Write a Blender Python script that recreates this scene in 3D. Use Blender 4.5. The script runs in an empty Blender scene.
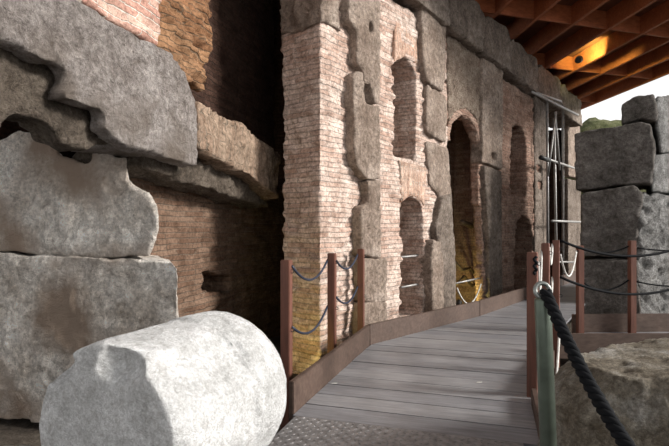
import bpy, bmesh, math, random
from mathutils import Vector, Matrix, noise
random.seed(7)
S = bpy.context.scene
C = S.collection
R = math.radians

# ---------------------------------------------------------------- camera, sky, sun, exposure
EYE = 1.5
cam = bpy.data.cameras.new('camera')
cam.lens = 36 * 500 / 669; cam.sensor_width = 36; cam.shift_y = 5 / 669
cam.clip_end = 400
co = bpy.data.objects.new('camera', cam); C.objects.link(co)
co.location = (0, 0, EYE); co.rotation_euler = (R(90), 0, 0)
S.camera = co

w = bpy.data.worlds.new('sky'); S.world = w; w.use_nodes = True
bg = w.node_tree.nodes['Background']
_nt = w.node_tree; _tc = _nt.nodes.new('ShaderNodeTexCoord'); _sp = _nt.nodes.new('ShaderNodeSeparateXYZ'); _rp = _nt.nodes.new('ShaderNodeValToRGB')
_nt.links.new(_tc.outputs['Generated'], _sp.inputs[0]); _nt.links.new(_sp.outputs[2], _rp.inputs[0]); _nt.links.new(_rp.outputs[0], bg.inputs[0])
_e = _rp.color_ramp.elements; _e[0].position = 0; _e[0].color = (1, .99, .975, 1); _e[1].position = .5; _e[1].color = (.27, .268, .27, 1)
bg.inputs[1].default_value = 1.3

sun = bpy.data.lights.new('sun', 'SUN'); sun.energy = 5.2; sun.angle = R(14); sun.color = (1, .965, .91)
so = bpy.data.objects.new('sun', sun); C.objects.link(so)
so.rotation_euler = Vector((.90, -.21, .40)).to_track_quat('Z', 'Y').to_euler()

S.view_settings.view_transform = 'Standard'; S.view_settings.look = 'None'
S.view_settings.gamma = 1; S.view_settings.use_curve_mapping = False
S.view_settings.exposure = 0.3

# ---------------------------------------------------------------- materials
def nodes(name):
    m = bpy.data.materials.new(name); m.use_nodes = True
    nt = m.node_tree; b = nt.nodes['Principled BSDF']
    def N(t, **k):
        n = nt.nodes.new(t)
        for a, v in k.items():
            if a in n.inputs.keys(): n.inputs[a].default_value = v
            else: setattr(n, a, v)
        return n
    L = lambda a, c: nt.links.new(a, c)
    return m, b, N, L

def ramp(N, L, src, stops):
    r = N('ShaderNodeValToRGB'); e = r.color_ramp.elements
    while len(e) < len(stops): e.new(.5)
    for i, (p, c) in enumerate(stops):
        e[i].position = p; e[i].color = (*c, 1) if len(c) == 3 else c
    L(src, r.inputs[0]); return r.outputs[0]

def mix(N, L, f, a, b, mode='MIX'):
    n = N('ShaderNodeMix', data_type='RGBA', blend_type=mode)
    if isinstance(f, (int, float)): n.inputs[0].default_value = f
    else: L(f, n.inputs[0])
    for i, v in ((6, a), (7, b)):
        if isinstance(v, tuple): n.inputs[i].default_value = (*v, 1)
        else: L(v, n.inputs[i])
    return n.outputs[2]

def stone(name, dark, mid, light, scale=1.0, pits=.6, bump=.6, stain=None, rough=.92, spec=.2, con=1.0):
    m, b, N, L = nodes(name)
    tc = N('ShaderNodeTexCoord')
    big = N('ShaderNodeTexNoise', Scale=1.6 * scale, Detail=6.0, Roughness=.65); L(tc.outputs['Object'], big.inputs['Vector'])
    fine = N('ShaderNodeTexNoise', Scale=17 * scale, Detail=9.0, Roughness=.82); L(tc.outputs['Object'], fine.inputs['Vector'])
    mid_n = N('ShaderNodeTexNoise', Scale=5.5 * scale, Detail=8.0, Roughness=.7, Distortion=.6); L(tc.outputs['Object'], mid_n.inputs['Vector'])
    v = N('ShaderNodeTexVoronoi', Scale=13 * scale); L(tc.outputs['Object'], v.inputs['Vector'])
    c = ramp(N, L, big.outputs[0], [(.32, dark), (.5, mid), (.7, light)])
    f = ramp(N, L, fine.outputs[0], [(.36, (.48, .46, .44)), (.5, (1.05, 1.05, 1.05)), (.62, (1.7, 1.7, 1.7))])
    c = mix(N, L, .8 * con, c, f, 'MULTIPLY')
    c = mix(N, L, .75 * con, c, ramp(N, L, mid_n.outputs[0], [(.36, (.6, .57, .54)), (.5, (1.05, 1.05, 1.05)), (.66, (1.3, 1.3, 1.3))]), 'MULTIPLY')
    pit = ramp(N, L, v.outputs['Distance'], [(.06, (.45, .42, .40)), (.2, (1, 1, 1))])
    c = mix(N, L, pits, c, pit, 'MULTIPLY')
    if stain:
        s = N('ShaderNodeTexNoise', Scale=.9 * scale, Detail=5.0); mp = N('ShaderNodeMapping'); mp.inputs[1].default_value = (4, 9, 2)
        L(tc.outputs['Object'], mp.inputs[0]); L(mp.outputs[0], s.inputs['Vector'])
        sf = ramp(N, L, s.outputs[0], [(.5, (0, 0, 0)), (.66, (1, 1, 1))])
        c = mix(N, L, sf, c, stain)
    L(c, b.inputs['Base Color'])
    b.inputs['Roughness'].default_value = rough; b.inputs['Specular IOR Level'].default_value = spec
    a1 = N('ShaderNodeMath', operation='MULTIPLY'); L(pit, a1.inputs[0]); a1.inputs[1].default_value = .5
    a3 = N('ShaderNodeMath', operation='MULTIPLY_ADD'); L(mid_n.outputs[0], a3.inputs[0]); a3.inputs[1].default_value = 1.6; L(fine.outputs[0], a3.inputs[2])
    a2 = N('ShaderNodeMath', operation='ADD'); L(a1.outputs[0], a2.inputs[0]); L(a3.outputs[0], a2.inputs[1])
    bp = N('ShaderNodeBump', Strength=min(1, bump * 1.3), Distance=.07); L(a2.outputs[0], bp.inputs['Height']); L(bp.outputs[0], b.inputs['Normal'])
    return m

def brick(name, c1, c2, mortar, dirt, vertical=False, width=.42, row=.064, bump=.8, patch=.35):
    m, b, N, L = nodes(name)
    tc = N('ShaderNodeTexCoord'); sp = N('ShaderNodeSeparateXYZ'); L(tc.outputs['Object'], sp.inputs[0])
    ad = N('ShaderNodeMath', operation='ADD'); L(sp.outputs[0], ad.inputs[0]); L(sp.outputs[1], ad.inputs[1])
    cb = N('ShaderNodeCombineXYZ')
    L(ad.outputs[0], cb.inputs[1 if vertical else 0]); L(sp.outputs[2], cb.inputs[0 if vertical else 1])
    wob = N('ShaderNodeTexNoise', Scale=2.2, Detail=3.0); L(tc.outputs['Object'], wob.inputs['Vector'])
    wv = N('ShaderNodeVectorMath', operation='MULTIPLY_ADD'); L(wob.outputs['Color'], wv.inputs[0])
    wv.inputs[1].default_value = (.10, .06, .0); L(cb.outputs[0], wv.inputs[2])
    br = N('ShaderNodeTexBrick'); L(wv.outputs[0], br.inputs['Vector'])
    br.inputs['Scale'].default_value = 1; br.inputs['Mortar Size'].default_value = row * .11
    br.inputs['Mortar Smooth'].default_value = .6; br.inputs['Bias'].default_value = -.1
    br.inputs['Brick Width'].default_value = width; br.inputs['Row Height'].default_value = row
    br.inputs['Color1'].default_value = (*c1, 1); br.inputs['Color2'].default_value = (*c2, 1); br.inputs['Mortar'].default_value = (*mortar, 1)
    n1 = N('ShaderNodeTexNoise', Scale=1.1, Detail=7.0, Roughness=.7); L(tc.outputs['Object'], n1.inputs['Vector'])
    n2 = N('ShaderNodeTexNoise', Scale=26, Detail=6.0, Roughness=.75); L(tc.outputs['Object'], n2.inputs['Vector'])
    pf = ramp(N, L, n1.outputs[0], [(.48, (0, 0, 0)), (.62, (1, 1, 1))])
    pm = N('ShaderNodeMath', operation='MULTIPLY'); L(pf, pm.inputs[0]); pm.inputs[1].default_value = patch
    c = mix(N, L, pm.outputs[0], br.outputs[0], dirt)
    g = ramp(N, L, n2.outputs[0], [(.34, (.42, .40, .38)), (.5, (1, 1, 1)), (.66, (1.5, 1.5, 1.5))])
    n3 = N('ShaderNodeTexNoise', Scale=4.5, Detail=6.0, Roughness=.7); L(tc.outputs['Object'], n3.inputs['Vector'])
    c = mix(N, L, .8, c, ramp(N, L, n3.outputs[0], [(.36, (.62, .58, .55)), (.5, (1, 1, 1)), (.66, (1.25, 1.25, 1.25))]), 'MULTIPLY')
    c = mix(N, L, .8, c, g, 'MULTIPLY')
    L(c, b.inputs['Base Color']); b.inputs['Roughness'].default_value = .95; b.inputs['Specular IOR Level'].default_value = .12
    iv = N('ShaderNodeMath', operation='MULTIPLY_ADD'); L(br.outputs['Fac'], iv.inputs[0]); iv.inputs[1].default_value = -1.3; L(n2.outputs[0], iv.inputs[2])
    bp = N('ShaderNodeBump', Strength=bump, Distance=.02); L(iv.outputs[0], bp.inputs['Height']); L(bp.outputs[0], b.inputs['Normal'])
    return m

def wood(name, a, c_, grain=(2, 30, 30), rough=.6, spec=.4, island=True, bump=.3):
    m, b, N, L = nodes(name)
    tc = N('ShaderNodeTexCoord'); mp = N('ShaderNodeMapping'); mp.inputs[3].default_value = grain
    L(tc.outputs['Object'], mp.inputs[0])
    n = N('ShaderNodeTexNoise', Scale=1.0, Detail=6.0, Roughness=.65); L(mp.outputs[0], n.inputs['Vector'])
    c = ramp(N, L, n.outputs[0], [(.3, a), (.7, c_)])
    n2 = N('ShaderNodeTexNoise', Scale=3.0, Detail=5.0, Roughness=.7); L(tc.outputs['Object'], n2.inputs['Vector'])
    c = mix(N, L, .6, c, ramp(N, L, n2.outputs[0], [(.3, (.6, .6, .6)), (.65, (1.15, 1.15, 1.15))]), 'MULTIPLY')
    if island:
        g = N('ShaderNodeNewGeometry')
        c = mix(N, L, .7, c, ramp(N, L, g.outputs['Random Per Island'], [(0, (.72, .72, .74)), (1, (1.2, 1.17, 1.12))]), 'MULTIPLY')
    L(c, b.inputs['Base Color'])
    b.inputs['Specular IOR Level'].default_value = spec
    rr = N('ShaderNodeMapRange'); L(n2.outputs[0], rr.inputs[0]); rr.inputs[3].default_value = rough - .15; rr.inputs[4].default_value = rough + .15
    L(rr.outputs[0], b.inputs['Roughness'])
    bp = N('ShaderNodeBump', Strength=bump, Distance=.004); L(n.outputs[0], bp.inputs['Height']); L(bp.outputs[0], b.inputs['Normal'])
    return m

def plain(name, col, rough=.5, metal=0, noise_amt=.3, emit=0):
    m, b, N, L = nodes(name)
    tc = N('ShaderNodeTexCoord'); n = N('ShaderNodeTexNoise', Scale=18, Detail=5.0); L(tc.outputs['Object'], n.inputs['Vector'])
    g = ramp(N, L, n.outputs[0], [(.3, (1 - noise_amt,) * 3), (.7, (1 + noise_amt * .6,) * 3)])
    L(mix(N, L, 1.0, tuple(col), g, 'MULTIPLY'), b.inputs['Base Color'])
    b.inputs['Roughness'].default_value = rough; b.inputs['Metallic'].default_value = metal
    if name.startswith('black'): b.inputs['Specular IOR Level'].default_value = .15
    if emit:
        b.inputs['Emission Color'].default_value = (*col, 1); b.inputs['Emission Strength'].default_value = emit
    return m

M = dict(
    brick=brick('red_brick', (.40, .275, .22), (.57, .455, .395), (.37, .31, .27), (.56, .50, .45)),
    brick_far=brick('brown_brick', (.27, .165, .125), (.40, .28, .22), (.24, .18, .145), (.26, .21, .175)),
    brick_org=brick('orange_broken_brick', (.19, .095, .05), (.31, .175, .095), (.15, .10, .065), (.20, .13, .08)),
    brick_mid=brick('shade_brown_brick', (.115, .068, .046), (.175, .115, .082), (.14, .105, .08), (.09, .07, .053)),  # brown brick darkened in colour to stand for chamber and niche shade
    brick_dark=brick('shade_black_brick', (.045, .024, .018), (.065, .036, .026), (.045, .03, .023), (.03, .021, .017)),  # near-black colour stands for the shade in recesses and voids
    brick_v=brick('upright_brick', (.36, .22, .16), (.52, .36, .28), (.46, .39, .33), (.42, .36, .31), vertical=True),
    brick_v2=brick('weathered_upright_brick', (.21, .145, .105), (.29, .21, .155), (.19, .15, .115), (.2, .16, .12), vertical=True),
    brick_red=brick('clean_red_brick', (.42, .24, .19), (.55, .38, .31), (.56, .50, .44), (.46, .38, .32), row=.07, width=.34),
    tufa=stone('grey_tufa', (.165, .122, .096), (.255, .20, .163), (.37, .305, .26)),
    tufa_dk=stone('dark_tufa', (.10, .078, .065), (.165, .133, .11), (.25, .21, .18)),
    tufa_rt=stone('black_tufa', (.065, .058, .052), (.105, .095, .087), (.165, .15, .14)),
    trav=stone('pale_travertine', (.52, .45, .385), (.74, .68, .62), (.90, .865, .82), scale=1.4, pits=.5, bump=.8, stain=(.42, .32, .25), con=.9),
    slab=stone('grey_conglomerate', (.25, .215, .195), (.355, .315, .295), (.46, .42, .40), scale=1.3, pits=.35, bump=.8, stain=(.22, .18, .15)),
    opus=stone('brown_concrete_rubble', (.21, .15, .115), (.36, .28, .22), (.52, .43, .35), scale=3.5, bump=1),
    brownst=stone('brown_rubble', (.08, .065, .05), (.15, .12, .095), (.24, .20, .16), scale=2.2, bump=1),
    marble=stone('white_marble', (.46, .46, .455), (.62, .62, .62), (.76, .76, .765), scale=3.5, pits=.3, bump=.5, con=.6),
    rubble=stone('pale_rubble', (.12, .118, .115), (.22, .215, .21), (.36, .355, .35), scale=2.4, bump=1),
    fore=stone('brown_tufa', (.15, .12, .085), (.28, .245, .195), (.42, .40, .37), scale=2.5, pits=.5, bump=1),
    soil=stone('soil', (.05, .04, .032), (.09, .073, .058), (.13, .11, .09), scale=3),
    grass=stone('mossy_earth', (.06, .07, .03), (.12, .13, .06), (.2, .2, .12), scale=2),
    deck=wood('grey_deck_wood', (.155, .155, .168), (.31, .31, .328), rough=.40, spec=.5),
    kick=wood('brown_board_wood', (.052, .03, .023), (.10, .067, .052), grain=(2, 25, 25), rough=.6),
    post=wood('red_post_wood', (.085, .032, .021), (.165, .065, .042), grain=(25, 25, 2), rough=.6, island=False),
    roofw=wood('orange_roof_wood', (.24, .063, .024), (.42, .135, .055), grain=(2, 20, 20), rough=.55),
    roofd=wood('dark_roof_wood', (.10, .035, .018), (.18, .065, .03), grain=(2, 20, 20), rough=.7),
    rotten=wood('old_timber', (.06, .04, .03), (.15, .11, .08), grain=(20, 20, 3), rough=.9, island=False),
    plate=plain('tread_plate_metal', (.26, .25, .25), rough=.45, metal=.35, noise_amt=.4),
    polem=plain('green_grey_painted_metal', (.09, .11, .088), rough=.38, metal=.6, noise_amt=.25),
    ringm=plain('grey_metal', (.22, .23, .22), rough=.4, metal=.8),
    tube=plain('galvanised_tube', (.32, .31, .30), rough=.5, metal=.3),
    black=plain('black_rope_fibre', (.004, .0045, .006), rough=.8),
    cord=plain('dark_blue_cord', (.02, .027, .05), rough=.5),
    white=plain('white_cord_fibre', (.62, .61, .58), rough=.7),
    lamp=plain('lamp_housing', (.03, .03, .03), rough=.5),
    glow=plain('lamp_glass', (1, .62, .16), rough=.4, noise_amt=0, emit=6),
)

# ---------------------------------------------------------------- helpers
def tag(o, label=None, cat=None, group=None, kind=None):
    for k, v in (('label', label), ('category', cat), ('group', group), ('kind', kind)):
        if v: o[k] = v
    return o

def obj(name, me, mat, parent=None, loc=(0, 0, 0), rz=0, smooth=False):
    o = bpy.data.objects.new(name, me); C.objects.link(o)
    if mat: me.materials.clear(); me.materials.append(mat)
    o.location = loc; o.rotation_euler = (0, 0, rz)
    if parent: o.parent = parent
    if smooth: me.shade_smooth()
    return o

def empty(name, loc, rz=0):
    o = bpy.data.objects.new(name, None); C.objects.link(o); o.location = loc; o.rotation_euler = (0, 0, rz)
    o.empty_display_size = .2
    return o

def bm_mesh(bm, name='mesh'):
    bmesh.ops.recalc_face_normals(bm, faces=bm.faces[:])
    me = bpy.data.meshes.new(name); bm.to_mesh(me); bm.free(); return me

def jag(pts, amt, step=.16):
    out = []; rnd = random.Random(len(pts) * 31 + int(pts[0][0] * 97))
    for i in range(len(pts)):
        (x0, z0), (x1, z1) = pts[i], pts[(i + 1) % len(pts)]
        d = math.hypot(x1 - x0, z1 - z0); n = min(14, max(1, int(d / step))); out.append((x0, z0))
        for k in range(1, n):
            t = k / n; o_ = rnd.uniform(-amt, amt)
            out.append((x0 + (x1 - x0) * t - (z1 - z0) / d * o_, z0 + (z1 - z0) * t + (x1 - x0) / d * o_))
    return out

def prism(bm, pts, y0, y1, shear=0):
    """polygon in local x,z given depth y0..y1"""
    a = [bm.verts.new((x, y0, z)) for x, z in pts]; b = [bm.verts.new((x + shear * (y1 - y0), y1, z)) for x, z in pts]
    bm.faces.new(a); bm.faces.new(b[::-1])
    for i in range(len(pts)):
        j = (i + 1) % len(pts); bm.faces.new((a[i], b[i], b[j], a[j]))

def box(bm, x0, x1, y0, y1, z0, z1):
    prism(bm, [(x0, z0), (x1, z0), (x1, z1), (x0, z1)], y0, y1)

def tube(bm, pts, r, seg=8, closed=False):
    pts = [Vector(p) for p in pts]; n = len(pts); rings = []
    up = None
    for i, p in enumerate(pts):
        if closed: t = pts[(i + 1) % n] - pts[i - 1]
        else: t = pts[min(i + 1, n - 1)] - pts[max(i - 1, 0)]
        t.normalize()
        if up is None:
            up = Vector((0, 0, 1)) if abs(t.z) < .9 else Vector((1, 0, 0))
        a = t.cross(up).normalized(); up = a.cross(t).normalized()
        rr = r[i] if isinstance(r, (list, tuple)) else r
        rings.append([bm.verts.new(p + (a * math.cos(k * 2 * math.pi / seg) + up * math.sin(k * 2 * math.pi / seg)) * rr) for k in range(seg)])
    for i in range(n if closed else n - 1):
        A, B = rings[i], rings[(i + 1) % n]
        for k in range(seg): bm.faces.new((A[k], A[(k + 1) % seg], B[(k + 1) % seg], B[k]))
    if not closed: bm.faces.new(rings[0][::-1]); bm.faces.new(rings[-1])

def bake(me, voxel, cutters=()):
    o = bpy.data.objects.new('temporary', me); C.objects.link(o)
    tmp = []
    for cm in cutters:
        c = bpy.data.objects.new('temporary_cutter', cm); C.objects.link(c); tmp.append(c)
        b = o.modifiers.new('b', 'BOOLEAN'); b.operation = 'DIFFERENCE'; b.object = c; b.solver = 'EXACT'
    if voxel:
        r = o.modifiers.new('r', 'REMESH'); r.mode = 'VOXEL'; r.voxel_size = voxel
    dg = bpy.context.evaluated_depsgraph_get(); dg.update()
    out = bpy.data.meshes.new_from_object(o.evaluated_get(dg), depsgraph=dg)
    for x in tmp + [o]: bpy.data.objects.remove(x)
    return out

def rough(me, amps, seed=0):
    """amps: list of (scale, amplitude, kind) displaced along the vertex normal"""
    off = Vector((seed * 3.17, seed * 1.71, seed * 5.3))
    vs = me.vertices; norms = [v.normal.copy() for v in vs]; cos = [v.co.copy() for v in vs]
    for v, n, p in zip(vs, norms, cos):
        d = 0
        for sc, am, kind in amps:
            q = (p + off) * sc
            if kind == 'f': d += am * noise.fractal(q, 1.0, 2.0, 3)
            elif kind == 'c': d += am * noise.cell(q)
            elif kind == 'b':      # brick rows: random in/out per brick
                row = math.floor((p.z) / .075)
                d += am * noise.cell(Vector(((p.x + p.y) / .30 + row * .5, row + .5, seed)))
            elif kind == 'r': d -= am * abs(noise.noise(q))
            else: d += am * noise.noise(q)
        v.co = p + n * d
    me.update()

STONE = [(1.3, .012, 'n'), (4.0, .008, 'f'), (12, .012, 'n'), (26, .007, 'n')]
class Frame:
    def __init__(s, ox, oy, deg):
        s.O = Vector((ox, oy)); s.a = R(deg); s.ex = Vector((math.cos(s.a), math.sin(s.a))); s.ey = Vector((-math.sin(s.a), math.cos(s.a)))
    def at(s, px, py, yo=0):
        r = Vector(((px - 334.5) / 500, 1)); Y = (s.O + s.ey * yo).dot(s.ey) / r.dot(s.ey)
        return ((r * Y - s.O).dot(s.ex), EYE + (228 - py) * Y / 500)
    def X(s, px, yo=0): return s.at(px, 228, yo)[0]
    def P(s, x, y, z=0): q = s.O + s.ex * x + s.ey * y; return Vector((q.x, q.y, z))
    def solid(s, name, mat, parts, voxel=.04, amps=STONE, cuts=(), parent=None, seed=None, smooth=True, jg=None, shear=0):
        """parts: list of (polygon in local x,z ; y0 ; y1)"""
        bm = bmesh.new()
        if jg is None: jg = 0 if mat in BR else .018
        for pts, y0, y1 in parts: prism(bm, jag(pts, jg) if jg else pts, y0, y1, shear)
        me = bm_mesh(bm)
        cm = []
        for pts, y0, y1 in cuts:
            b2 = bmesh.new(); prism(b2, pts, y0, y1); cm.append(bm_mesh(b2))
        me = bake(me, voxel, cm)
        if seed is None: seed = random.random() * 30
        rough(me, amps, seed)
        loc = (s.O.x, s.O.y, 0)
        # origin at the lowest middle of the solid
        xs = [v.co.x for v in me.vertices]; ys = [v.co.y for v in me.vertices]; zs = [v.co.z for v in me.vertices]
        c = Vector(((min(xs) + max(xs)) / 2, (min(ys) + max(ys)) / 2, min(zs)))
        if parent is None and mat not in BR:
            me.transform(Matrix.Translation(-c)); loc = s.P(c.x, c.y, c.z)
            return obj(name, me, mat, None, loc, s.a, smooth)
        return obj(name, me, mat, parent, (0, 0, 0) if parent else loc, 0 if parent else s.a, smooth)
    def pp(s, pts, yo=0): return [s.at(x, y, yo) for x, y in pts]
BR = [M[k] for k in M if k.startswith('brick')]

W = Frame(-.18, 6.2, 52.7)        # long brick wall, x runs away along it
U = Frame(-1.375, 5.0, 74.9)      # upper slab and vault on the left
B = Frame(-1.33, 4.3, -13.9)      # stack of pale blocks on the left
G = Frame(6.09, 9.8, -17.5)       # dark masonry on the right
G2 = Frame(6.09, 9.8, 32)         # its lit flank
K = Frame(-.23, 3.97, -17.5)      # walkway: x across, y along

# ---------------------------------------------------------------- ground
GZ = -.38
bm = bmesh.new()
nx = 120
gv = {}
for i in range(nx + 1):
    for j in range(nx + 1):
        x = -14 + 44 * i / nx; y = -8 + 52 * j / nx
        gv[i, j] = bm.verts.new((x, y, GZ + .07 * noise.noise(Vector((x, y, 0))) + .03 * noise.noise(Vector((x * 3, y * 3, 1)))))
for i in range(nx):
    for j in range(nx): bm.faces.new((gv[i, j], gv[i + 1, j], gv[i + 1, j + 1], gv[i, j + 1]))
tag(obj('floor', bm_mesh(bm), M['soil'], smooth=True), 'bare dark soil under the boardwalk', kind='structure')

# ---------------------------------------------------------------- long wall
BRK = [(1.2, .03, 'n'), (0, .022, 'b'), (9, .02, 'n'), (22, .012, 'n')]
def archpts(x0, x1, z0, z1, n=8):
    rx = (x1 - x0) / 2; cx = (x0 + x1) / 2
    return [(x0, z0), (x1, z0)] + [(cx + rx * math.cos(t * math.pi / n), z1 - rx * .8 + rx * .8 * math.sin(t * math.pi / n)) for t in range(n + 1)]
def hole(px0, px1, pyt, pyb):
    x0, x1 = W.X(px0), W.X(px1); xm = (px0 + px1) / 2
    return archpts(x0, x1, W.at(xm, pyb)[1], W.at(xm, pyt)[1])
TH = .63
h_up = hole(394, 416, 58, 158); h_lo = hole(401, 423, 197, 318)
h_big = hole(450, 480, 116, 330); U_b = [(W.X(447) + .2, GZ - .2), (W.X(500), GZ - .2), (W.X(500), 4.0), (W.X(447) + .2, 4.0)]; h_wide = W.pp([(451, 200), (483, 206), (486, 330), (451, 330)]); h_far = hole(512, 528, 124, 196); h_far2 = hole(516, 534, 215, 330)
cuts = [(h_up, -1, 2), (h_lo, -1, 2), (h_big, -1, 2), (h_wide, -1, 2), (U_b, .22, 2), (h_far, -1, 2), (h_far2, -1, 2)]
xs = W.X(548)
top = 5.0
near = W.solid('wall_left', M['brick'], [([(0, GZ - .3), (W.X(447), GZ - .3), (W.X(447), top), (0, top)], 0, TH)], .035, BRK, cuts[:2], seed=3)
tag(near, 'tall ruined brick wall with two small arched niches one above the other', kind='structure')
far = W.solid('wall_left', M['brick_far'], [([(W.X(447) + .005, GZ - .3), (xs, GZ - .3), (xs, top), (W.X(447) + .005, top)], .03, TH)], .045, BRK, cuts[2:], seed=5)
tag(far, 'farther brown brick part of the ruined wall with the tall arch', kind='structure')
# recess behind the scaffolding, boxed in and coloured dark as shade; chamber behind the arch
xr = W.X(568, .2)
bm = bmesh.new(); box(bm, xs - .4, xr + .5, 3.2, 3.5, GZ - .2, 5.2); box(bm, xs - .4, xs - .02, .66, 3.2, GZ - .2, 5.0); box(bm, xr + .05, xr + .5, .5, 3.2, GZ - .2, 5.0); box(bm, xs - .4, xr + .5, .72, 3.5, 5.2, 5.5)  # sides and top added so the recess turns dark
tag(obj('wall_back', bm_mesh(bm), M['brick_dark'], None, (W.O.x, W.O.y, 0), W.a), 'brick walls closing in the far recess, coloured near black for shade', kind='structure')
a, b_ = W.X(440), W.X(500)
bm = bmesh.new(); box(bm, a - .4, b_ + .4, 1.15, 1.7, GZ - .2, 4.6); box(bm, a - .2, a - .1, .82, 1.4, GZ - .2, 4.6); box(bm, b_ + .1, b_ + .5, .6, 1.4, GZ - .2, 4.6); box(bm, a - .5, b_ + .5, .6, 1.7, 4.55, 4.8)
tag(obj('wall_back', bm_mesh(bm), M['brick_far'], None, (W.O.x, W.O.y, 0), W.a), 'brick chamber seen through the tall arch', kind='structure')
bm = bmesh.new(); box(bm, W.X(380), W.X(432), .66, .8, GZ, 4.6)  # darker brick colour carries the shade inside the niches
tag(obj('wall_back', bm_mesh(bm), M['brick_mid'], None, (W.O.x, W.O.y, 0), W.a), 'brick backing of the two small niches, coloured darker for shade', kind='structure')
bm = bmesh.new(); box(bm, W.X(505), W.X(545), .66, .8, GZ, 4.8)  # near-black brick colour carries the shade inside the window
tag(obj('wall_back', bm_mesh(bm), M['brick_dark'], None, (W.O.x, W.O.y, 0), W.a), 'brick backing of the far small window, coloured near black for shade', kind='structure')
# upright-brick flat arches over the niches
def lint(pts, yo, mat='brick_v', th=.05):
    o = W.solid('relieving_arch', M[mat], [(W.pp(pts), yo, yo + th + .03)], .025, [(6, .012, 'n'), (20, .008, 'n')], parent=near)
    o['label'] = 'band of upright bricks over the niche'
    return o
lint([(394, 20), (416, 30), (418, 66), (411, 60), (404, 57), (394, 62)], -.022)
lint([(399, 160), (426, 168), (424, 206), (418, 199), (410, 196), (401, 203)], -.022)
# upright bricks over the tall arch
x0, x1 = W.X(450), W.X(480); cx = (x0 + x1) / 2; rx = (x1 - x0) / 2; zt = W.at(465, 116)[1] - rx * .8
ring = []
for t in range(13): a_ = math.pi * t / 12; ring.append((cx + (rx + .15) * math.cos(a_), zt + (rx * .8 + .15) * math.sin(a_)))
for t in range(12, -1, -1): a_ = math.pi * t / 12; ring.append((cx + (rx + .01) * math.cos(a_), zt + (rx * .8 + .01) * math.sin(a_)))
o = W.solid('relieving_arch', M['brick_far'], [(ring, .0, .1)], .03, [(6, .015, 'n'), (20, .01, 'n')], parent=far); o['label'] = 'ring of bricks over the tall arch'

# ---------------------------------------------------------------- stone blocks built into the wall
def wblock(label, pts, yo, yb, mat='tufa', voxel=.035, cuts=(), group=None, amps=STONE, cat='stone block'):
    o = W.solid('stone_block', M[mat], [(W.pp(pts, yo), yo, yb)], voxel, amps, [(W.pp(c, yo), yo - .3, yo + d) for c, d in cuts])
    return tag(o, label, cat, group or 'stone blocks set in the long brick wall')
wblock('tall brown stone block with two square holes, at the top of the nearest pilaster',
       [(350, -12), (381, -10), (381, 104), (366, 101), (364, 72), (357, 62), (357, 30), (350, 20)], -.15, .2,
       cuts=[([(370, 20), (374, 22), (374, 34), (370, 32)], .2), ([(364, 82), (372, 86), (377, 112), (370, 112), (365, 100)], .12)])
wblock('brown stone block jutting left of the nearest pilaster at mid height',
       [(354, 76), (358, 70), (364, 73), (366, 102), (381, 105), (381, 179), (368, 179), (358, 168), (355, 150)], -.15, .2)
wblock('brown stone block with a hollow left side, middle of the nearest pilaster',
       [(368, 180), (381, 180), (382, 258), (362, 256), (361, 212), (363, 206), (369, 204)], -.14, .2)
wblock('pale grey stone block directly behind the third rope post',
       [(360, 257), (388, 258), (388, 302), (376, 303), (362, 302)], -.13, .2)
wblock('low cracked stone block behind the bend of the kick board',
       [(363, 303), (388, 302), (388, 338), (363, 340)], -.16, .2)
wblock('smooth upright grey stone slab high beside the upper niche',
       [(421, -14), (446, 10), (446, 78), (444, 92), (427, 80), (424, 62)], -.12, .15, amps=[(1.3, .02, 'n'), (9, .01, 'n')])
wblock('smaller brown stone slab under the smooth upright slab',
       [(428, 84), (446, 96), (448, 112), (447, 142), (434, 137), (427, 130)], -.09, .15)
wblock('ragged stone block right of the flat brick arch over the lower niche',
       [(427, 141), (449, 148), (452, 196), (441, 204), (438, 192), (430, 184)], -.05, .15)
wblock('narrow dark stone slab left of the tall arch',
       [(443, 196), (452, 194), (456, 250), (457, 322), (446, 322), (441, 262), (436, 228)], -.12, .15, mat='tufa_dk')
wblock('rounded upright grey boulder set low beside the lower niche',
       [(434, 240), (441, 242), (444, 262), (445, 320), (434, 322), (432, 262)], -.16, .1)
wblock('tall narrow brown stone block right of the tall arch, upper one',
       [(483, 56), (503, 70), (503, 170), (482, 162), (483, 140), (482, 120)], -.07, .2, mat='tufa', cuts=[([(492, 152), (497, 153), (497, 160), (492, 159)], .2)])
wblock('tall dark stone block right of the tall arch, lower one',
       [(485, 165), (502, 171), (503, 315), (491, 318), (489, 240)], -.08, .2, mat='tufa_dk')
wblock('rough rubble patch above the tall arch',
       [(448, 30), (481, 52), (481, 130), (476, 116), (465, 108), (455, 112), (449, 122)], -.01, .1, mat='opus', amps=[(3, .02, 'n'), (9, .018, 'f'), (22, .015, 'n')])
wblock('grey stone pier with small square holes left of the scaffold tubes',
       [(535, 93), (548, 100), (549, 300), (536, 302)], -.03, .3, mat='tufa_dk', cuts=[([(537, 164), (542, 166), (542, 173), (537, 171)], .25), ([(538, 180), (543, 182), (543, 190), (538, 188)], .25)])
wblock('short pale stone block at the far top end of the wall',
       [(568, 106), (580, 114), (581, 178), (569, 176)], .2, .45, mat='tufa')
wblock('long dark stone block at the foot of the far end pier',
       [(568, 179), (581, 181), (581, 300), (569, 300)], .2, .45, mat='tufa_dk')
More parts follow.
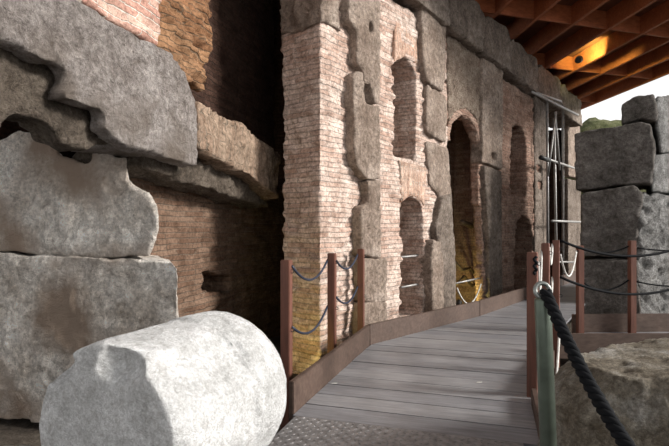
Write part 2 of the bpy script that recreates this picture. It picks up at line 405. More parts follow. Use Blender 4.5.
# cornice blocks along the top
cn = [(-.05, 1.6, 'first cornice block of the long wall, above the pilaster'), (1.62, 3.35, 'cornice block above the upper niche'),
      (3.37, 5.0, 'cornice block above the tall arch'), (5.02, 6.6, 'big worn cornice block where the wooden roof first crosses the wall'),
      (6.63, 8.9, 'notched cornice block right of the stone pier under the roof'), (8.93, 11.3, 'long cornice block above the far small window'),
      (11.33, 14.3, 'last cornice block above the scaffold tubes')]
for x0, x1, lb in cn:
    o = W.solid('cornice_block', M['tufa_dk'], [([(x0, 5.04), (x1, 5.04), (x1, 5.8), (x1 - .25, 5.95), (x0 + .3, 5.9), (x0, 5.75)], -.2, .7)], .05,
                [(1.2, .06, 'n'), (4, .03, 'f'), (13, .02, 'n')])
    tag(o, lb, 'stone block', 'cornice blocks on top of the long wall')
# rubble block on the pier head
o = W.solid('rubble_block', M['tufa'], [([(-.05, 4.02), (.38, 4.05), (.36, 4.6), (.3, 5.3), (-.05, 5.3)], -.06, .66)], .035, [(3, .05, 'n'), (9, .04, 'f'), (20, .02, 'n')])
tag(o, 'rough stone rubble capping the left corner of the nearest brick pier', 'rubble')

# ---------------------------------------------------------------- chamber on the left
def U_(x0, x1, z0, z1): return [(x0, z0), (x1, z0), (x1, z1), (x0, z1)]
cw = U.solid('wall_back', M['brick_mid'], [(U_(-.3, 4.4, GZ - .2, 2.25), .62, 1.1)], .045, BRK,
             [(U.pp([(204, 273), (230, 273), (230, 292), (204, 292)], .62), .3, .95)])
tag(cw, 'brick wall inside the left chamber with a small square hole, coloured darker for shade', kind='structure')
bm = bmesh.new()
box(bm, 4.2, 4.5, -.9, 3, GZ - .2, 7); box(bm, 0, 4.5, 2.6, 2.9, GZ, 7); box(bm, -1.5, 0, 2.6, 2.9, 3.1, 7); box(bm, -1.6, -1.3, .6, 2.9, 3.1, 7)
box(bm, -1.6, 4.6, -.35, 3.0, 6.6, 6.9)  # unseen top and sides added to keep light out of the chamber
tag(obj('wall_back', bm_mesh(bm), M['brick_dark'], None, (U.O.x, U.O.y, 0), U.a), 'shade-black walls and top added to keep light out of the gap left of the pier', kind='structure')
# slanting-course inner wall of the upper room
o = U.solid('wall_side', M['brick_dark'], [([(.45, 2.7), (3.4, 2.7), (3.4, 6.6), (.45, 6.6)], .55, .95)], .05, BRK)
tag(o, 'brick side wall of the upper opening, coloured near black for shade', kind='structure')
# broken wall end above the slab
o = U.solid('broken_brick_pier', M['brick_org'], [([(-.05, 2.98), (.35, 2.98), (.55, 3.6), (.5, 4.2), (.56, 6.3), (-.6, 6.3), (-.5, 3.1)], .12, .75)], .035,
            [(2, .06, 'n'), (0, .045, 'b'), (8, .05, 'f'), (22, .02, 'n')])
tag(o, 'broken orange brick pier end rising behind the grey overhanging slab', 'brick pier')
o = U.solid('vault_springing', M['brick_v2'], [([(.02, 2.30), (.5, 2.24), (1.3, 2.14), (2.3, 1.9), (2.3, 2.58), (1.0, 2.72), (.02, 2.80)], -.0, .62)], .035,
            [(2, .05, 'n'), (7, .03, 'f'), (22, .015, 'n')])
tag(o, 'sloping band of upright bricks over the dim left chamber', 'brick arch')
o = U.solid('vault_rubble', M['brownst'], [([(-.5, 2.04), (2.4, 1.80), (2.4, 2.12), (-.5, 2.28)], .22, 1.0)], .04, [(2, .05, 'n'), (6, .04, 'f'), (16, .03, 'n')])
tag(o, 'rough brown rubble under the band of upright bricks', 'rubble')

# ---------------------------------------------------------------- grey overhanging slab, bricks above it
sl = [(197, 167), (165, 157), (131, 149), (104, 128), (107, 110), (88, 108), (64, 98), (71, 66), (44, 60), (18, 46), (-40, 22), (-60, -150)]
pts = U.pp(sl); zt = 3.10
pts = pts[:-1] + [(pts[-2][0] - .8, pts[-2][1]), (pts[-2][0] - .8, zt), (-.42, zt), (-.13, zt - .22), (.02, 2.7)]
o = U.solid('overhanging_slab', M['slab'], [(pts, 0, .16), ([(-2.6, 2.75), (-.2, 2.72), (-.42, 3.08), (-2.6, 3.08)], .1, .75), (U.pp([(140, 60), (190, 90), (196, 162), (165, 153), (136, 146)], 0), .1, .75)], .035, [(1.5, .015, 'n'), (5, .013, 'f'), (14, .012, 'n'), (30, .006, 'n')])
tag(o, 'huge grey pitted stone slab overhanging at upper left under red bricks', 'stone block')
o = U.solid('brick_course', M['brick_red'], [([(-3.2, 3.14), (-.52, 3.13), (-.50, 3.6), (-.54, 5.5), (-3.2, 5.5)], .08, .55)], .03, [(1.2, .03, 'n'), (0, .02, 'b'), (20, .01, 'n')])
tag(o, 'clean red brickwork on top of the grey overhanging slab', 'brickwork')
o = U.solid('broken_stone', M['brownst'], [(U.pp([(-90, -40), (60, 30), (150, 100), (131, 148), (108, 141), (92, 150), (62, 142), (56, 132), (46, 122), (18, 116), (0, 130), (-90, 136)], .17), .17, .42)], .03, [(2, .03, 'n'), (5, .03, 'f'), (15, .015, 'n')])
tag(o, 'broken grey brown stone recessed between the overhanging slab and the pale blocks', 'stone block')

# ---------------------------------------------------------------- pale block stack
SB = [(1.5, .018, 'n'), (5, .012, 'f'), (14, .010, 'n'), (30, .006, 'n')]
low = B.pp([(-30, 254), (60, 256), (150, 260), (172, 262), (178, 270), (180, 322), (177, 380)])
low = low + [(low[-1][0], GZ + .06), (low[0][0], GZ + .06)]
o = B.solid('travertine_block', M['trav'], [(low, 0, .95)], .028, SB, shear=-.8)
tag(o, 'large pale travertine block behind the fallen column, bottom of its stack', 'stone block', 'pale travertine blocks stacked at the left')
mid = B.pp([(-30, 250), (-30, 140), (0, 140), (18, 129), (45, 134), (56, 145), (58, 156), (90, 165), (95, 148), (104, 146), (116, 157), (127, 156), (130, 183), (151, 192), (157, 206), (160, 226), (150, 257), (80, 255)], .04)
o = B.solid('travertine_block', M['trav'], [(mid, .04, .9)], .028, SB, shear=-.8)
tag(o, 'pale travertine block with a jagged stepped top resting on the bottom block', 'stone block', 'pale travertine blocks stacked at the left')
# ---------------------------------------------------------------- dark masonry on the right
def gblock(F, name, label, pts, y0, y1, mat='tufa_rt', amps=STONE, cat='stone block', group='masonry blocks right of the walkway', voxel=.045):
    return tag(F.solid(name, M[mat], [(F.pp(pts, y0), y0, y1)], voxel, amps, shear=.28 if F is G else 1.7), label, cat, group)
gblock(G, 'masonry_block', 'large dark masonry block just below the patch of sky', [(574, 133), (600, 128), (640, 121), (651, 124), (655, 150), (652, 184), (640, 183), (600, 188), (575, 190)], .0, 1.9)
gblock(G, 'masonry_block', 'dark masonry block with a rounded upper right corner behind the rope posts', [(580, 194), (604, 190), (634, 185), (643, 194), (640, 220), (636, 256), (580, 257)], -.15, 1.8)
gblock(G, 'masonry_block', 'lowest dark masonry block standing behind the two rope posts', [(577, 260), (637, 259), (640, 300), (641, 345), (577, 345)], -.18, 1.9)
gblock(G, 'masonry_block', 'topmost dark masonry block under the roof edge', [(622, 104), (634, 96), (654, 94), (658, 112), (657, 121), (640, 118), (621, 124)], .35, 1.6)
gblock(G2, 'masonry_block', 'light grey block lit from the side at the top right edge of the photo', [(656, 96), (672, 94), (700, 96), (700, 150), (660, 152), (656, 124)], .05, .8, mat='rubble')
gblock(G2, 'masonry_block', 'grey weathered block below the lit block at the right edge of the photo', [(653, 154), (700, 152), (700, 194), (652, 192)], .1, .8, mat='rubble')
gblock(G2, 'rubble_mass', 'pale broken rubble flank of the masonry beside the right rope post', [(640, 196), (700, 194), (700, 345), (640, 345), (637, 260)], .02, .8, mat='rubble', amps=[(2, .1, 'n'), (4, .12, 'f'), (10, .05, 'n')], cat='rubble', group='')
# mossy mound seen under the roof edge
bm = bmesh.new(); bmesh.ops.create_icosphere(bm, subdivisions=5, radius=1)
for v in bm.verts:
    v.co = Vector((v.co.x * 4.2, v.co.y * 2.5, max(v.co.z, -.05) * 6.9)); v.co += v.co.normalized() * (.4 * noise.fractal(v.co * .8, 1, 2, 4))
tag(obj('mossy_mound', bm_mesh(bm), M['grass'], None, (12.6, 23, GZ), 0, True), 'mossy mound against the bright sky beyond the dark masonry', 'mound')

# ---------------------------------------------------------------- walkway
def plank_bounds(poly, y):
    xs_ = []
    for i in range(len(poly)):
        (x0, y0), (x1, y1) = poly[i], poly[(i + 1) % len(poly)]
        if (y0 - y) * (y1 - y) < 0: xs_.append(x0 + (x1 - x0) * (y - y0) / (y1 - y0))
    return (min(xs_), max(xs_)) if len(xs_) >= 2 else None
def deck(name, F, wpts, y0, y1, z, wd=.285, parent=None):
    poly = [((Vector(p) - F.O).dot(F.ex), (Vector(p) - F.O).dot(F.ey)) for p in wpts]
    bm = bmesh.new(); y = y0
    while y + wd < y1:
        a = plank_bounds(poly, y + .003); b = plank_bounds(poly, y + wd - .006)
        if a and b:
            dz = random.uniform(-.0025, .0025)
            q = [(a[0], y + .006), (a[1], y + .006), (b[1], y + wd - .006), (b[0], y + wd - .006)]
            t_ = [bm.verts.new((x, yy, z + dz)) for x, yy in q]; u_ = [bm.verts.new((x, yy, z - .035)) for x, yy in q]
            bm.faces.new(t_); bm.faces.new(u_[::-1])
            for k in range(4): bm.faces.new((t_[k], u_[k], u_[(k + 1) % 4], t_[(k + 1) % 4]))
        y += wd
    return obj(name, bm_mesh(bm), M['deck'], parent, (0, 0, 0) if parent else (F.O.x, F.O.y, 0), 0 if parent else F.a)
LEFT = [(-.33, 4.03), (.455, 6.41), (2.48, 8.52), (4.6, 11.2), (7.4, 15.0)]
RIGHT = [(1.28, 3.0), (1.72, 4.4), (2.62, 5.95), (3.2, 7.2), (4.1, 8.6), (7.6, 13.9)]
walk = empty('boardwalk', (K.O.x, K.O.y, 0), K.a)
tag(walk, 'grey plank boardwalk with brown kick boards curving along the ruined wall', 'boardwalk')
Wk = lambda p: ((Vector(p) - K.O).dot(K.ex), (Vector(p) - K.O).dot(K.ey))
main = [(-.33 - .3 * .1, 3.93)] + LEFT[1:] + RIGHT[::-1]
deck('deck', K, main, .0, 14, 0, parent=walk)
dk2 = deck('deck', K, [(2.66, 6.0), (3.42, 7.22), (9.5, 7.3), (9.5, 6.0)], -2.5, 8, -.002, parent=walk)
dk2['label'] = 'side branch of planks leading right'
def board(name, p, q, z0=-.06, z1=.26, th=.045, mat='kick'):
    p, q = Vector(Wk(p)), Vector(Wk(q)); d = (q - p).normalized(); n = Vector((-d.y, d.x)) * th
    bm = bmesh.new(); c = [p, q, q + n, p + n]
    lo = [bm.verts.new((v.x, v.y, z0)) for v in c]; hi = [bm.verts.new((v.x, v.y, z1)) for v in c]
    bm.faces.new(lo[::-1]); bm.faces.new(hi)
    for k in range(4): bm.faces.new((lo[k], lo[(k + 1) % 4], hi[(k + 1) % 4], hi[k]))
    bmesh.ops.bevel(bm, geom=bm.edges[:], offset=.006, segments=2, affect='EDGES')
    return obj(name, bm_mesh(bm), M[mat], walk)
for i in range(len(LEFT) - 1):
    p, q = Vector(LEFT[i]), Vector(LEFT[i + 1]); n = max(1, round((q - p).length / 2.4))
    for k in range(n):
        board('kick_board', p.lerp(q, k / n) , p.lerp(q, (k + 1) / n - .004))
board('kick_board', (2.62, 5.95), (1.74, 4.42), z1=.14); board('kick_board', (1.72, 4.38), (1.28, 3.0), z1=.1)
board('kick_board', (4.28, 7.25), (3.42, 7.22)); board('kick_board', (9.4, 7.5), (4.3, 7.25))
board('kick_board', (9.4, 6.02), (2.66, 6.0), z1=.24)
# joists under the deck
bm = bmesh.new()
for xx in (.1, .95, 1.6): box(bm, xx, xx + .07, .1, 4.2, GZ, -.036)
obj('joist', bm_mesh(bm), M['kick'], walk)
# tread plate nearest to the camera
pl = empty('tread_plate', (K.O.x, K.O.y, 0), K.a); tag(pl, 'worn metal tread plate leading onto the boardwalk in the foreground', 'metal plate')
bm = bmesh.new(); box(bm, -.08, 1.62, -3.2, -.01, -.03, .004)
obj('sheet', bm_mesh(bm), M['plate'], pl)
bm = bmesh.new(); st = .045; i = 0
for ix in range(int(1.6 / st)):
    for iy in range(int(1.35 / st)):
        x = -.05 + ix * st; y = -.04 - iy * st
        d = 1 if (ix + iy) % 2 else -1
        L_, w_ = .017, .0055
        e1 = Vector((1, d)).normalized() * L_; e2 = Vector((-d, 1)).normalized() * w_
        c = Vector((x, y)); q = [c + e1, c + e2, c - e1, c - e2]
        t_ = [bm.verts.new((v.x * .8 + c.x * .2, v.y * .8 + c.y * .2, .0075)) for v in q]; l_ = [bm.verts.new((v.x, v.y, .0035)) for v in q]
        bm.faces.new(t_)
        for k in range(4): bm.faces.new((l_[k], l_[(k + 1) % 4], t_[(k + 1) % 4], t_[k]))
obj('tread_pattern', bm_mesh(bm), M['plate'], pl)
bm = bmesh.new(); box(bm, -.05, .02, -3.1, -.05, GZ, -.032); box(bm, 1.5, 1.57, -3.1, -.05, GZ, -.032)
obj('support_rail', bm_mesh(bm), M['kick'], pl)

# ---------------------------------------------------------------- rope posts
def post(label, x, y, z0, z1, wd=.085, rz=-17.5, eyes=2):
    e = empty('rope_post', (x, y, z0), R(rz)); tag(e, label, 'post', 'wooden rope posts')
    bm = bmesh.new(); h = wd / 2; box(bm, -h, h, -h, h, 0, z1 - z0)
    bmesh.ops.bevel(bm, geom=bm.edges[:], offset=.006, segments=2, affect='EDGES')
    obj('shaft', bm_mesh(bm), M['post'], e)
    for k in range(eyes):
        bm = bmesh.new(); zz = z1 - z0 - .1 - k * .52
        tube(bm, [(h + .012 + .016 * math.cos(t * math.pi / 5), .0, zz + .016 * math.sin(t * math.pi / 5)) for t in range(10)], .004, 6, True)
        obj('eye_bolt', bm_mesh(bm), M['lamp'], e)
    return e
def L3(px, Y, z): return Vector(((px - 334.5) / 500 * Y, Y, z))
P1 = (L3(286.5, 4.45, 0)); P2 = L3(332, 5.65, 0); P3 = L3(361, 6.6, 0)
post('reddish wooden rope post behind the fallen column, nearest on the left side', P1.x, P1.y, GZ, 1.215)
post('reddish wooden rope post in front of the lit brick pier, middle of the left side', P2.x, P2.y, GZ, 1.215)
post('reddish wooden rope post where the left kick board bends', P3.x, P3.y, GZ, 1.225, wd=.08)
A = L3(532.5, 4.45, 0); B_ = L3(545.5, 5.15, 0); C_ = L3(556, 5.6, 0); D_ = L3(580, 7.12, 0); E_ = L3(632, 7.12, 0)
post('reddish wooden rope post just left of the green metal pole', A.x, A.y, GZ, 1.285, rz=-32)
post('reddish wooden rope post second in the row behind the green metal pole', B_.x, B_.y, GZ, 1.345, rz=-32, wd=.075)
post('reddish wooden rope post third in the row behind the green metal pole', C_.x, C_.y, GZ, 1.365, rz=-32, wd=.07)
post('reddish wooden rope post at the left end of the far kick board', D_.x, D_.y, GZ, 1.25, rz=0)
post('reddish wooden rope post in front of the dark masonry on the right', E_.x, E_.y, GZ, 1.32, rz=0, wd=.085)

def cord(label, p, q, sag, r=.009, mat='cord', cat='rope', group='ropes strung between the wooden posts', n=20):
    p, q = Vector(p), Vector(q)
    pts = [p.lerp(q, t / n) + Vector((0, 0, -sag * 4 * (t / n) * (1 - t / n))) for t in range(n + 1)]
    o = pts[0].copy(); bm = bmesh.new(); tube(bm, [v - o for v in pts], r, 8)
    return tag(obj('barrier_rope', bm_mesh(bm), M[mat], None, o, 0, True), label, cat, group)
def Z(v, z, dx=0): return Vector((v.x + dx, v.y, z))
cord('upper dark rope between the first and middle left posts', Z(P1, 1.16, .05), Z(P2, 1.14, -.05), .17, .012)
cord('lower dark rope between the first and middle left posts', Z(P1, .62, .05), Z(P2, .62, -.05), .16, .012)
cord('upper dark rope between the middle left post and the post at the bend', Z(P2, 1.13, .05), Z(P3, 1.16, -.04), .14, .012)
cord('lower dark rope between the middle left post and the post at the bend', Z(P2, .72, .05), Z(P3, .74, -.04), .14, .012)
cord('upper dark rope between the two posts in front of the dark masonry', Z(D_, 1.2, .05), Z(E_, 1.24, -.05), .07, .011, 'black')
cord('lower dark rope between the two posts in front of the dark masonry', Z(D_, .72, .05), Z(E_, .76, -.05), .12, .011, 'black')
cord('upper black rope sweeping from the third post right past the dark masonry', Z(C_, 1.36, .05), L3(720, 6.0, 1.50), .25, .015, 'black')
cord('lower black rope sweeping from the third post right past the dark masonry', Z(C_, .95, .05), L3(720, 6.0, 1.02), .25, .015, 'black')
cord('thin dark rope from the right post out of the frame, upper', Z(E_, 1.22, .05), L3(725, 7.1, 1.26), .06, .01, 'black')
cord('thin dark rope from the right post out of the frame, lower', Z(E_, .74, .05), L3(725, 7.1, .76), .08, .01, 'black')
cord('upper white cord between the first and second posts behind the green pole', Z(A, 1.2, .05), Z(B_, 1.27, -.04), .34, .011, 'white')
cord('upper white cord between the second and third posts behind the green pole', Z(B_, 1.3, .04), Z(C_, 1.32, -.04), .2, .011, 'white')
cord('white cord looped from the third post to the post at the far kick board', Z(C_, 1.2, .05), Z(D_, 1.18, -.05), .3, .011, 'white')
cord('lower white cord between the second and third posts behind the green pole', Z(B_, .9, .04), Z(C_, .95, -.04), .24, .011, 'white')
cord('low white cord dropping beside the green pole', L3(560, 5.0, .62), L3(556, 4.5, .12), .06, .011, 'white')

# ---------------------------------------------------------------- green pole and heavy rope
def stanchion(x, y, z0, label):
    e = empty('stanchion', (x, y, z0), 0); tag(e, label, 'stanchion', 'green metal rope poles')
    H = 1.24 - z0
    bm = bmesh.new(); tube(bm, [(0, 0, .0), (0, 0, H - .012), (0, 0, H - .004), (0, 0, H)], [.030, .030, .028, .02], 28)
    p = obj('pole', bm_mesh(bm), M['polem'], e); p.data.shade_smooth()
    bm = bmesh.new(); tube(bm, [(0, 0, 0), (0, 0, .015)], .09, 28); obj('base_plate', bm_mesh(bm), M['polem'], e)
    bm = bmesh.new(); tube(bm, [(.027 * math.cos(t * math.pi / 12), .006 * math.sin(t * math.pi / 12), H + .026 + .027 * math.sin(t * math.pi / 12)) for t in range(24)], .0085, 12, True)
    o = obj('ring', bm_mesh(bm), M['ringm'], e); o.data.shade_smooth(); o['label'] = 'round grey metal eye on the pole top'
    e.rotation_euler.y = R(-2.2) if z0 < 1 and y > 1 else 0
    return e
SX, SY = .783, 1.88
stanchion(SX + .047, SY, .006, 'green grey metal pole with a round eye at its top and a heavy black rope')
S2 = (.95, .05)
stanchion(S2[0], S2[1], .004, 'matching green grey metal pole beyond the bottom edge of the photo')
def twist(p, q, sag, r, label):
    p, q = Vector(p), Vector(q); bm = bmesh.new(); n = 420
    def c(t): return p.lerp(q, t) + Vector((0, 0, -sag * 4 * t * (1 - t)))
    o = c(0)
    for s in range(3):
        pts = []
        for i in range(n + 1):
            t = i / n; T = (c(min(t + .005, 1)) - c(max(t - .005, 0))).normalized()
            a = T.cross(Vector((0, 0, 1))).normalized(); b = a.cross(T)
            ph = s * 2 * math.pi / 3 + t * 2 * math.pi * 27
            pts.append(c(t) + (a * math.cos(ph) + b * math.sin(ph)) * r * .52 - o)
        tube(bm, pts, r * .56, 7)
    return tag(obj('twisted_rope', bm_mesh(bm), M['black'], None, o, 0, True), label, 'rope')
twist((SX + .004, SY - .012, 1.264), (S2[0], S2[1] + .02, 1.25), .5, .0215, 'thick black twisted rope hanging from the eye of the green pole')
# dark knot on the post beside the pole
bm = bmesh.new()
kp = [Vector((.012 * math.cos(t * 1.3), .010 * math.sin(t * 1.3), -.012 * t)) for t in range(14)]
tube(bm, kp, .013, 8)
tag(obj('rope_knot', bm_mesh(bm), M['black'], None, (A.x - .005, A.y - .075, 1.25), 0, True), 'black knotted rope end hanging on the wooden post left of the green pole', 'rope')

# ---------------------------------------------------------------- fallen column drum
DF = Vector((-.765, 3.52, .41)); ax = Vector((.40, .917, 0)); DL = 1.05; RR = .50
DN = DF - ax * DL
bm = bmesh.new(); seg = 64; prof = [(0, .47), (.012, .49), (.10, .505), (.66, .515), (.665, .515), (.69, .515), (.715, .52), (.96, .52), (1.03, .50), (1.05, .47)]
rings = []
for t, r in prof:
    ring = []
    for k in range(seg):
        a_ = 2 * math.pi * k / seg
        rr = r
        if t < .7: rr *= 1 - .03 * (abs(math.sin(a_ * 4)) ** .6 - .5)   # worn broad facets on the near part
        ring.append(bm.verts.new((rr * math.cos(a_), t - DL / 2, rr * math.sin(a_))))
    rings.append(ring)
for i in range(len(rings) - 1):
    for k in range(seg): bm.faces.new((rings[i][k], rings[i][(k + 1) % seg], rings[i + 1][(k + 1) % seg], rings[i + 1][k]))
bm.faces.new(rings[0]); bm.faces.new(rings[-1][::-1])
me = bm_mesh(bm)
def blob(c, sx, sy, sz, rot=0):
    b2 = bmesh.new(); bmesh.ops.create_icosphere(b2, subdivisions=3, radius=1)
    for v in b2.verts: v.co = Vector((v.co.x * sx, v.co.y * sy, v.co.z * sz)) * (1 + .15 * noise.noise(v.co * 2))
    b2.transform(Matrix.Translation(c) @ Matrix.Rotation(rot, 4, 'Y')); return bm_mesh(b2)
def flat(ang, ya, yb, d):
    b2 = bmesh.new(); box(b2, -.5, .5, ya, yb, d, d + .2); b2.transform(Matrix.Rotation(ang, 4, 'Y')); return bm_mesh(b2)
me = bake(me, .014, [blob((.12, -.60, .40), .20, .16, .13), blob((.52, -.58, -.02), .11, .16, .20, .4), blob((-.40, -.60, .36), .2, .22, .14), blob((.38, .17, .36), .045, .022, .16, -.8), flat(.80, -.54, .15, .470), flat(.05, -.54, .15, .492), flat(1.55, -.54, .15, .486)])
rough(me, [(2, .008, 'n'), (8, .004, 'f'), (30, .003, 'n')], 4)
mid_ = (DF + DN) / 2
o = obj('column_drum', me, M['marble'], None, mid_, math.atan2(ax.y, ax.x) - math.pi / 2, True)
tag(o, 'fallen white marble column drum with a chipped end lying in the foreground', 'column drum')
# stones that carry and surround the drum
def rock(name, label, c, s, seed, mat='trav', cat='stone', voxel=.02, amp=1, rot=0):
    bm = bmesh.new(); box(bm, -s[0], s[0], -s[1], s[1], 0, s[2] * 2)
    for v in bm.verts:
        if v.co.z > .01: v.co.x *= .8; v.co.y *= .8
    bmesh.ops.bevel(bm, geom=bm.edges[:], offset=min(s) * .35, segments=2, affect='EDGES')
    me = bake(bm_mesh(bm), voxel); k = min(s)
    rough(me, [(.9 / k, .22 * k * amp, 'n'), (3 / k, .08 * k * amp, 'f'), (20, .008, 'n')], seed)
    return tag(obj(name, me, M[mat], None, c, rot, True), label, cat)
rock('wedge_stone', 'small white stone wedged under the right end of the fallen column', (-.50, 3.12, GZ + .0), (.06, .09, .27), 2, 'marble', rot=-.3)
rock('support_stone', 'pale stone carrying the underside of the fallen column', (-1.02, 2.95, GZ - .02), (.3, .25, .11), 5, 'trav')
rock('small_stone', 'small pale stone at the bottom left corner before the column', (-1.95, 2.95, GZ - .02), (.24, .16, .30), 8, 'trav')

# ---------------------------------------------------------------- foreground rock on the right
bm = bmesh.new()
prof = [(1.18, 2.85), (1.26, 2.58), (1.75, 2.45), (2.7, 2.4), (3.0, 2.9), (2.8, 3.65), (2.2, 3.62), (1.68, 3.35), (1.28, 3.1)]
cx_, cy_ = 1.95, 2.85
lo = [bm.verts.new((cx_ + (x - cx_) * .97, cy_ + (y - cy_) * .97, GZ)) for x, y in prof]; md = [bm.verts.new((x, y, .52)) for x, y in prof]; hi = [bm.verts.new((cx_ + .08 + (x - cx_) * .80, cy_ + (y - cy_) * .90, .73)) for x, y in prof]
bm.faces.new(lo[::-1]); bm.faces.new(hi)
for A_, Bq in ((lo, md), (md, hi)):
    for k in range(len(prof)): bm.faces.new((A_[k], A_[(k + 1) % len(prof)], Bq[(k + 1) % len(prof)], Bq[k]))
me = bake(bm_mesh(bm), .022); rough(me, [(2, .035, 'n'), (6, .018, 'f'), (18, .014, 'n'), (45, .005, 'n')], 11)
tag(obj('tufa_boulder', me, M['fore'], None, (0, 0, 0), 0, True), 'large brown pitted boulder with a flat top behind the heavy rope, lower right', 'boulder')

# ---------------------------------------------------------------- metal rods, timber, scaffold
def rod(name, label, p, q, r, mat, cat, group=None):
    p, q = Vector(p), Vector(q); bm = bmesh.new(); tube(bm, [(0, 0, 0), q - p], r, 10)
    return tag(obj(name, bm_mesh(bm), M[mat], None, p, 0, True), label, cat, group)
def wp(px, py, yo): x, z = W.at(px, py, yo); return W.P(x, yo, z)
for px0, px1, py, lb in ((402, 419, 257, 'upper pale metal rod across the lower niche'), (403, 420, 287, 'lower pale metal rod across the lower niche'),
                         (457, 483, 283, 'pale metal rod across the yellow lit arch')):
    x0, z = W.at(px0, py, .1); x1, _ = W.at(px1, py, .1)
    rod('metal_rod', lb, W.P(x0 - .06, .1, z), W.P(x1 + .06, .1, z), .018, 'tube', 'metal rod', 'metal rods across the wall openings')
o = cord('pale cord sagging low across the yellow lit arch', wp(457, 288, -.02), wp(481, 284, -.02), .35, .014, 'white', group=None)
tb = rod('leaning_timber', 'broken old timber leaning inside the yellow lit arch', wp(467, 190, .9), wp(487, 296, .35), .10, 'rotten', 'timber')
rod('leaning_timber', 'thinner crossing timber inside the yellow lit arch', wp(462, 222, .6), wp(486, 232, .9), .06, 'rotten', 'timber')
# branch pieces
bm = bmesh.new(); q0 = wp(455, 262, .6)
tube(bm, [wp(455, 262, .6) - q0, wp(462, 270, .6) - q0, wp(470, 268, .65) - q0, wp(480, 284, .6) - q0], [.03, .035, .03, .02], 8)
tube(bm, [wp(456, 285, .6) - q0, wp(464, 276, .65) - q0, wp(472, 286, .6) - q0, wp(482, 280, .6) - q0], [.02, .03, .03, .02], 8)
tag(obj('dry_branch', bm_mesh(bm), M['rotten'], None, q0, 0, True), 'dry forked branch lying inside the yellow lit arch', 'branch')
# scaffold
sc = empty('scaffold_frame', wp(560, 300, -.35) * 1, W.a); sc.location.z = GZ
tag(sc, 'metal tube scaffold against the dark recess at the far end of the wall', 'scaffold')
inv = Matrix.Translation(sc.location) @ Matrix.Rotation(W.a, 4, 'Z'); inv.invert()
def stube(name, pts, yo, r=.035, mat='tube'):
    bm = bmesh.new(); tube(bm, [inv @ wp(x, y, yo) for x, y in pts], r, 8); o = obj(name, bm_mesh(bm), M[mat], sc); o.data.shade_smooth(); return o
stube('ledger', [(532, 92), (578, 115)], -.4); stube('ledger', [(541, 157), (574, 168)], -.4); stube('ledger', [(552, 221), (581, 222)], -.4)
stube('standard', [(547, 100), (548, 296)], -.33); stube('standard', [(554, 118), (557, 296)], -.33); stube('standard', [(537, 93), (561, 101), (563, 106), (563, 296)], -.25, .03)
stube('brace', [(556, 112), (548, 176)], -.46, .025); stube('brace', [(555, 112), (560, 170)], -.46, .025)
stube('bracket', [(541, 157.5), (549, 160)], -.46, .06, 'lamp')
stube('ledger', [(550, 262), (582, 262)], -.4, .03)

# ---------------------------------------------------------------- wooden roof
roof = empty('ceiling', (4.35, 10.85, 6.0), 0); tag(roof, 'orange wooden coffered roof over the walkway', kind='structure')
bd = Vector((-.089, 1)).normalized(); cd = Vector((3.41, 1)).normalized()
SP, CS = .97, 2.9; DEP = .42
def rbeam(name, a, b, z0, z1, th, mat):
    a, b = Vector(a), Vector(b); d = (b - a).normalized(); n = Vector((-d.y, d.x)) * th / 2
    bm = bmesh.new(); lo = [bm.verts.new((v.x, v.y, z0)) for v in (a - n, b - n, b + n, a + n)]; hi = [bm.verts.new((v.x, v.y, z1)) for v in (a - n, b - n, b + n, a + n)]
    bm.faces.new(lo[::-1]); bm.faces.new(hi)
    for k in range(4): bm.faces.new((lo[k], lo[(k + 1) % 4], hi[(k + 1) % 4], hi[k]))
    return obj(name, bm_mesh(bm), M[mat], roof)
K0, K1, Y0, Y1 = -6, 6, -3.1, 8.6
for k in range(K0, K1 + 1):
    o_ = cd * SP * k
    rbeam('beam', o_ + bd * Y0, o_ + bd * Y1, 0, DEP, .075, 'roofw')
J = [-2.9, 0, 2.75, 5.6, 8.55]
for j in J:
    for k in range(K0, K1):
        p = cd * SP * k + bd * j; q = cd * SP * (k + 1) + bd * j; e_ = (q - p).normalized() * .04
        rbeam('cross_board', p + e_, q - e_, .03, DEP, .05, 'roofw')
a, b, c, d = cd * SP * (K0 - .3) + bd * Y0, cd * SP * (K1 + .3) + bd * Y0, cd * SP * (K1 + .3) + bd * (Y1 + .1), cd * SP * (K0 - .3) + bd * (Y1 + .1)
bm = bmesh.new(); lo = [bm.verts.new((v.x, v.y, DEP + .002)) for v in (a, b, c, d)]; hi = [bm.verts.new((v.x, v.y, DEP + .1)) for v in (a, b, c, d)]
bm.faces.new(lo[::-1]); bm.faces.new(hi)
for k in range(4): bm.faces.new((lo[k], lo[(k + 1) % 4], hi[(k + 1) % 4], hi[k]))
obj('roof_deck', bm_mesh(bm), M['roofd'], roof)

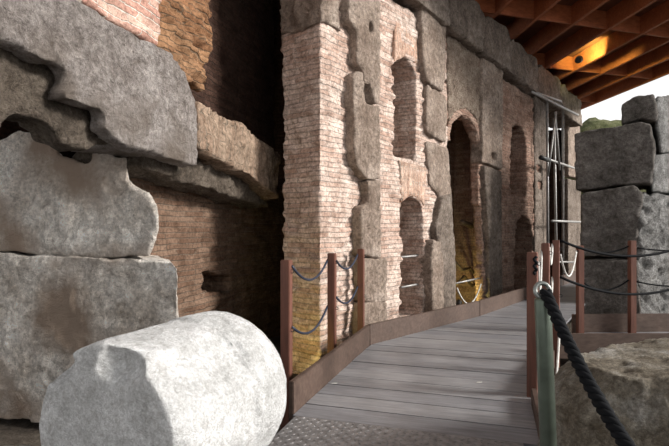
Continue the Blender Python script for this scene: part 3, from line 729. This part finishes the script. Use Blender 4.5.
# ---------------------------------------------------------------- lamps
def flood(name, label, loc, target, power, col, size=.06, spot=None, blend=.6):
    e = empty(name, loc); tag(e, label, 'lamp', 'small floodlights lighting the ruin')
    q = (Vector(target) - Vector(loc)).to_track_quat('-Z', 'Y'); m4 = q.to_matrix().to_4x4()
    bm = bmesh.new(); tube(bm, [(0, 0, .10), (0, 0, .09), (0, 0, .0), (0, 0, -.02)], [.03, size * .9, size, size * 1.05], 16); bm.transform(m4)
    obj('housing', bm_mesh(bm), M['lamp'], e)
    bm = bmesh.new(); tube(bm, [(0, 0, -.021), (0, 0, -.026)], size * .85, 16); bm.transform(m4)
    obj('glass', bm_mesh(bm), M['glow'], e)
    l = bpy.data.lights.new('bulb', 'SPOT'); l.energy = power; l.color = col; l.spot_size = R(spot or 110); l.spot_blend = blend; l.shadow_soft_size = size
    lo_ = bpy.data.objects.new('bulb', l); C.objects.link(lo_); lo_.parent = e; lo_.location = q @ Vector((0, 0, -.04)); lo_.rotation_euler = q.to_euler()
    return e
YEL = (1, .80, .22)
lp = L3(579, 12.9, 5.9)
flood('roof_spotlight', 'small black spotlight hanging under the wooden roof with warm light', lp - Vector((0, 0, .05)), lp + Vector((.75, .75, .5)), 300, (1, .95, .3), .09, 105)
bm = bmesh.new(); tube(bm, [(0, 0, 0), (0, 0, .16)], .012, 8)
n_ = wp(459, 300, .42)
flood('ground_floodlight', 'floodlight hidden on the ground inside the yellow lit arch', Vector((n_.x, n_.y, GZ + .3)), wp(486, 236, .9), 30, (1, .86, .28), .06, 150)
flood('ground_floodlight', 'floodlight on the ground beside the foot of the brick pier', (-.62, 5.35, GZ + .15), W.P(.1, .1, .35), 22, YEL, .05, 100)
n_ = wp(562, 296, .5)
flood('ground_floodlight', 'glowing floodlight behind the rope posts at the foot of the scaffold', Vector((n_.x, n_.y, .1)), wp(566, 280, 1.2), 25, YEL, .09, 100)

# ---------------------------------------------------------------- small litter
for px, py, lb in ((340, 353, 'far'), (334, 384, 'near left'), (479, 383, 'near right')):
    Y = 750 / (py - 228); x = (px - 334.5) / 500 * Y
    bm = bmesh.new(); vs = [bm.verts.new(v) for v in ((-.03, -.012, 0), (.02, -.016, .003), (.034, .006, .006), (-.01, .016, .002))]
    up_ = [bm.verts.new(v.co + Vector((0, 0, .002))) for v in vs]; bm.faces.new(vs[::-1]); bm.faces.new(up_)
    for k in range(4): bm.faces.new((vs[k], vs[(k + 1) % 4], up_[(k + 1) % 4], up_[k]))
    tag(obj('paper_scrap', bm_mesh(bm), M['white'], None, (x, Y, .004)), {'far': 'small white scrap lying farthest along the boardwalk', 'near left': 'small white scrap in the middle of the boardwalk, nearer left one', 'near right': 'small white scrap on the right side of the boardwalk'}[lb], 'litter', 'white scraps on the boardwalk')
